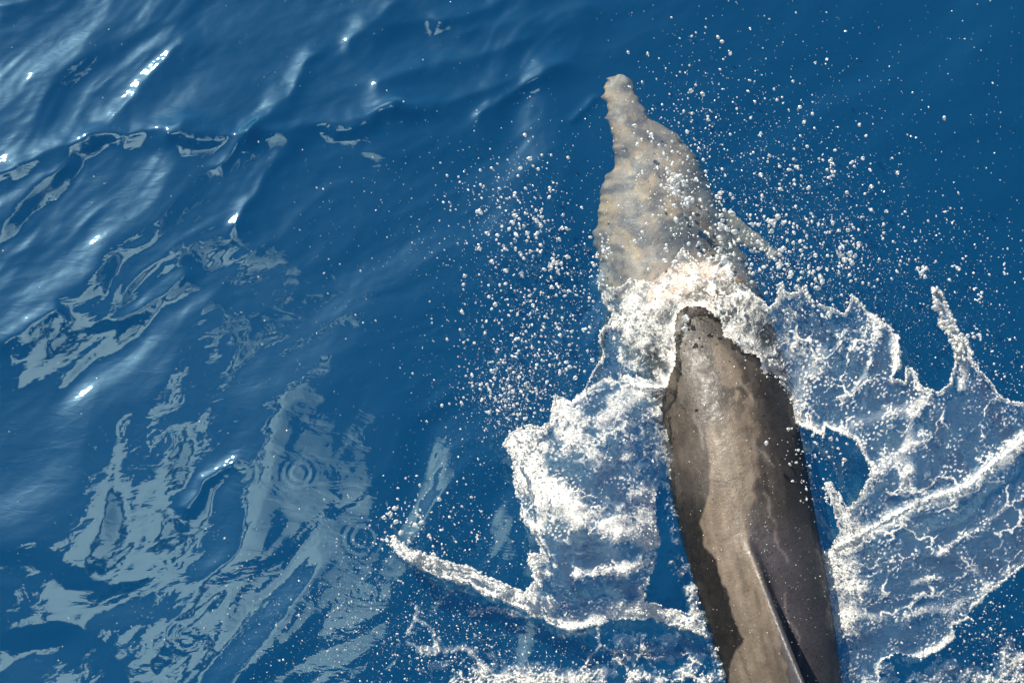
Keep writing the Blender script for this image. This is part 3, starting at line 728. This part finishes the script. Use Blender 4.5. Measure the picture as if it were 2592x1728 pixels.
x = loc[..., 0] * ca[:, None] - loc[..., 1] * sa[:, None]; y = loc[..., 0] * sa[:, None] + loc[..., 1] * ca[:, None]
V = np.stack([x, y, loc[..., 2]], -1) + P[sm_][:, None]
F = IF[None] + (np.arange(n) * len(IV))[:, None, None]
spr = mesh_obj('spray', V.reshape(-1, 3), F.reshape(-1, 3), M_DROP)
tag(spr, 'fine white spray hanging over the water', kind='stuff')
print('drops', n, 'tris', n * 20)

# ------------------------------------------------------------------ the boat: only its headsail shows, mirrored in the water
M_SAIL = plain('sailcloth', (.90, .88, .84), .6, .9)
M_HULL = plain('white_gelcoat', (.8, .8, .78), .3)
M_SPAR = plain('spar', (.55, .56, .58), .35)
boat = bpy.data.objects.new('sailing_boat', None); COL.objects.link(boat); boat.location = (-1.9, -4.0, 0)
tag(boat, 'white headsail of the sailing boat, mirrored as pale patches in the water', 'sailing boat')
def under(o):
    o.parent = boat; o.matrix_parent_inverse = boat.matrix_world.inverted() if False else o.matrix_parent_inverse
    o.location = -boat.location; return o
A, B, C_ = np.array((-1.28, 1.66, 3.1)), np.array((-5.8, -.5, 12.6)), np.array((-1.0, -.2, 12.0))
sa_, sb_ = np.meshgrid(np.linspace(0, 1, 40), np.linspace(0, 1, 24))
pts = A + (C_ - A) * sa_[..., None] + (B - C_) * (sa_ * sb_)[..., None]
pts[..., 1] += .55 * np.sin(sa_ * np.pi) * np.sin(sb_ * np.pi)
ii = np.arange(40 * 24).reshape(24, 40)
under(mesh_obj('headsail', pts.reshape(-1, 3), np.stack([ii[:-1, :-1], ii[:-1, 1:], ii[1:, 1:], ii[1:, :-1]], -1).reshape(-1, 4), M_SAIL, boat))
def tube(p, q, r0, r1, name, m):
    p, q = np.array(p, float), np.array(q, float); d = (q - p) / np.linalg.norm(q - p)
    a_ = np.cross(d, (.3, .9, .2)); a_ /= np.linalg.norm(a_); b_ = np.cross(d, a_)
    V, F = loft(np.array([p, (p + q) / 2, q]), np.repeat(a_[None], 3, 0), np.repeat(b_[None], 3, 0), np.array([r0, (r0 + r1) / 2, r1]), np.array([r0, (r0 + r1) / 2, r1]), 12)
    me = bpy.data.meshes.new(name); me.from_pydata(V, [], F); me.materials.append(m)
    o = bpy.data.objects.new(name, me); COL.objects.link(o); o.parent = boat; return under(o)
tube((-1.30, 1.63, 3.05), (-2.0, -3.2, 2.35), .05, .08, 'bowsprit', M_SPAR)
tube((-2.2, -7.5, 1.9), (-2.2, -7.5, 15), .11, .08, 'mast', M_SPAR)
tube((-1.30, 1.58, 3.1), (-2.2, -7.4, 14.6), .006, .006, 'forestay', M_SPAR)
hs = []
for t in np.linspace(0, 1, 24):
    y = -2.9 - 9.5 * t; b_ = 1.75 * math.sin(min(t * 1.25 + .02, 1) * math.pi / 2); zt = 2.15 - .35 * t
    for a_, z_ in ((-1, zt), (-.93, zt * .5), (-.62, 0), (-.0, -.45), (.62, 0), (.93, zt * .5), (1, zt)):
        hs.append((-2.1 + a_ * b_, y - (0 if z_ > 1 else .25 * (1 - t)), z_))
hf = [(i * 7 + j, i * 7 + (j + 1) % 7, (i + 1) * 7 + (j + 1) % 7, (i + 1) * 7 + j) for i in range(23) for j in range(7)]
under(mesh_obj('hull', hs, hf, M_HULL, boat))
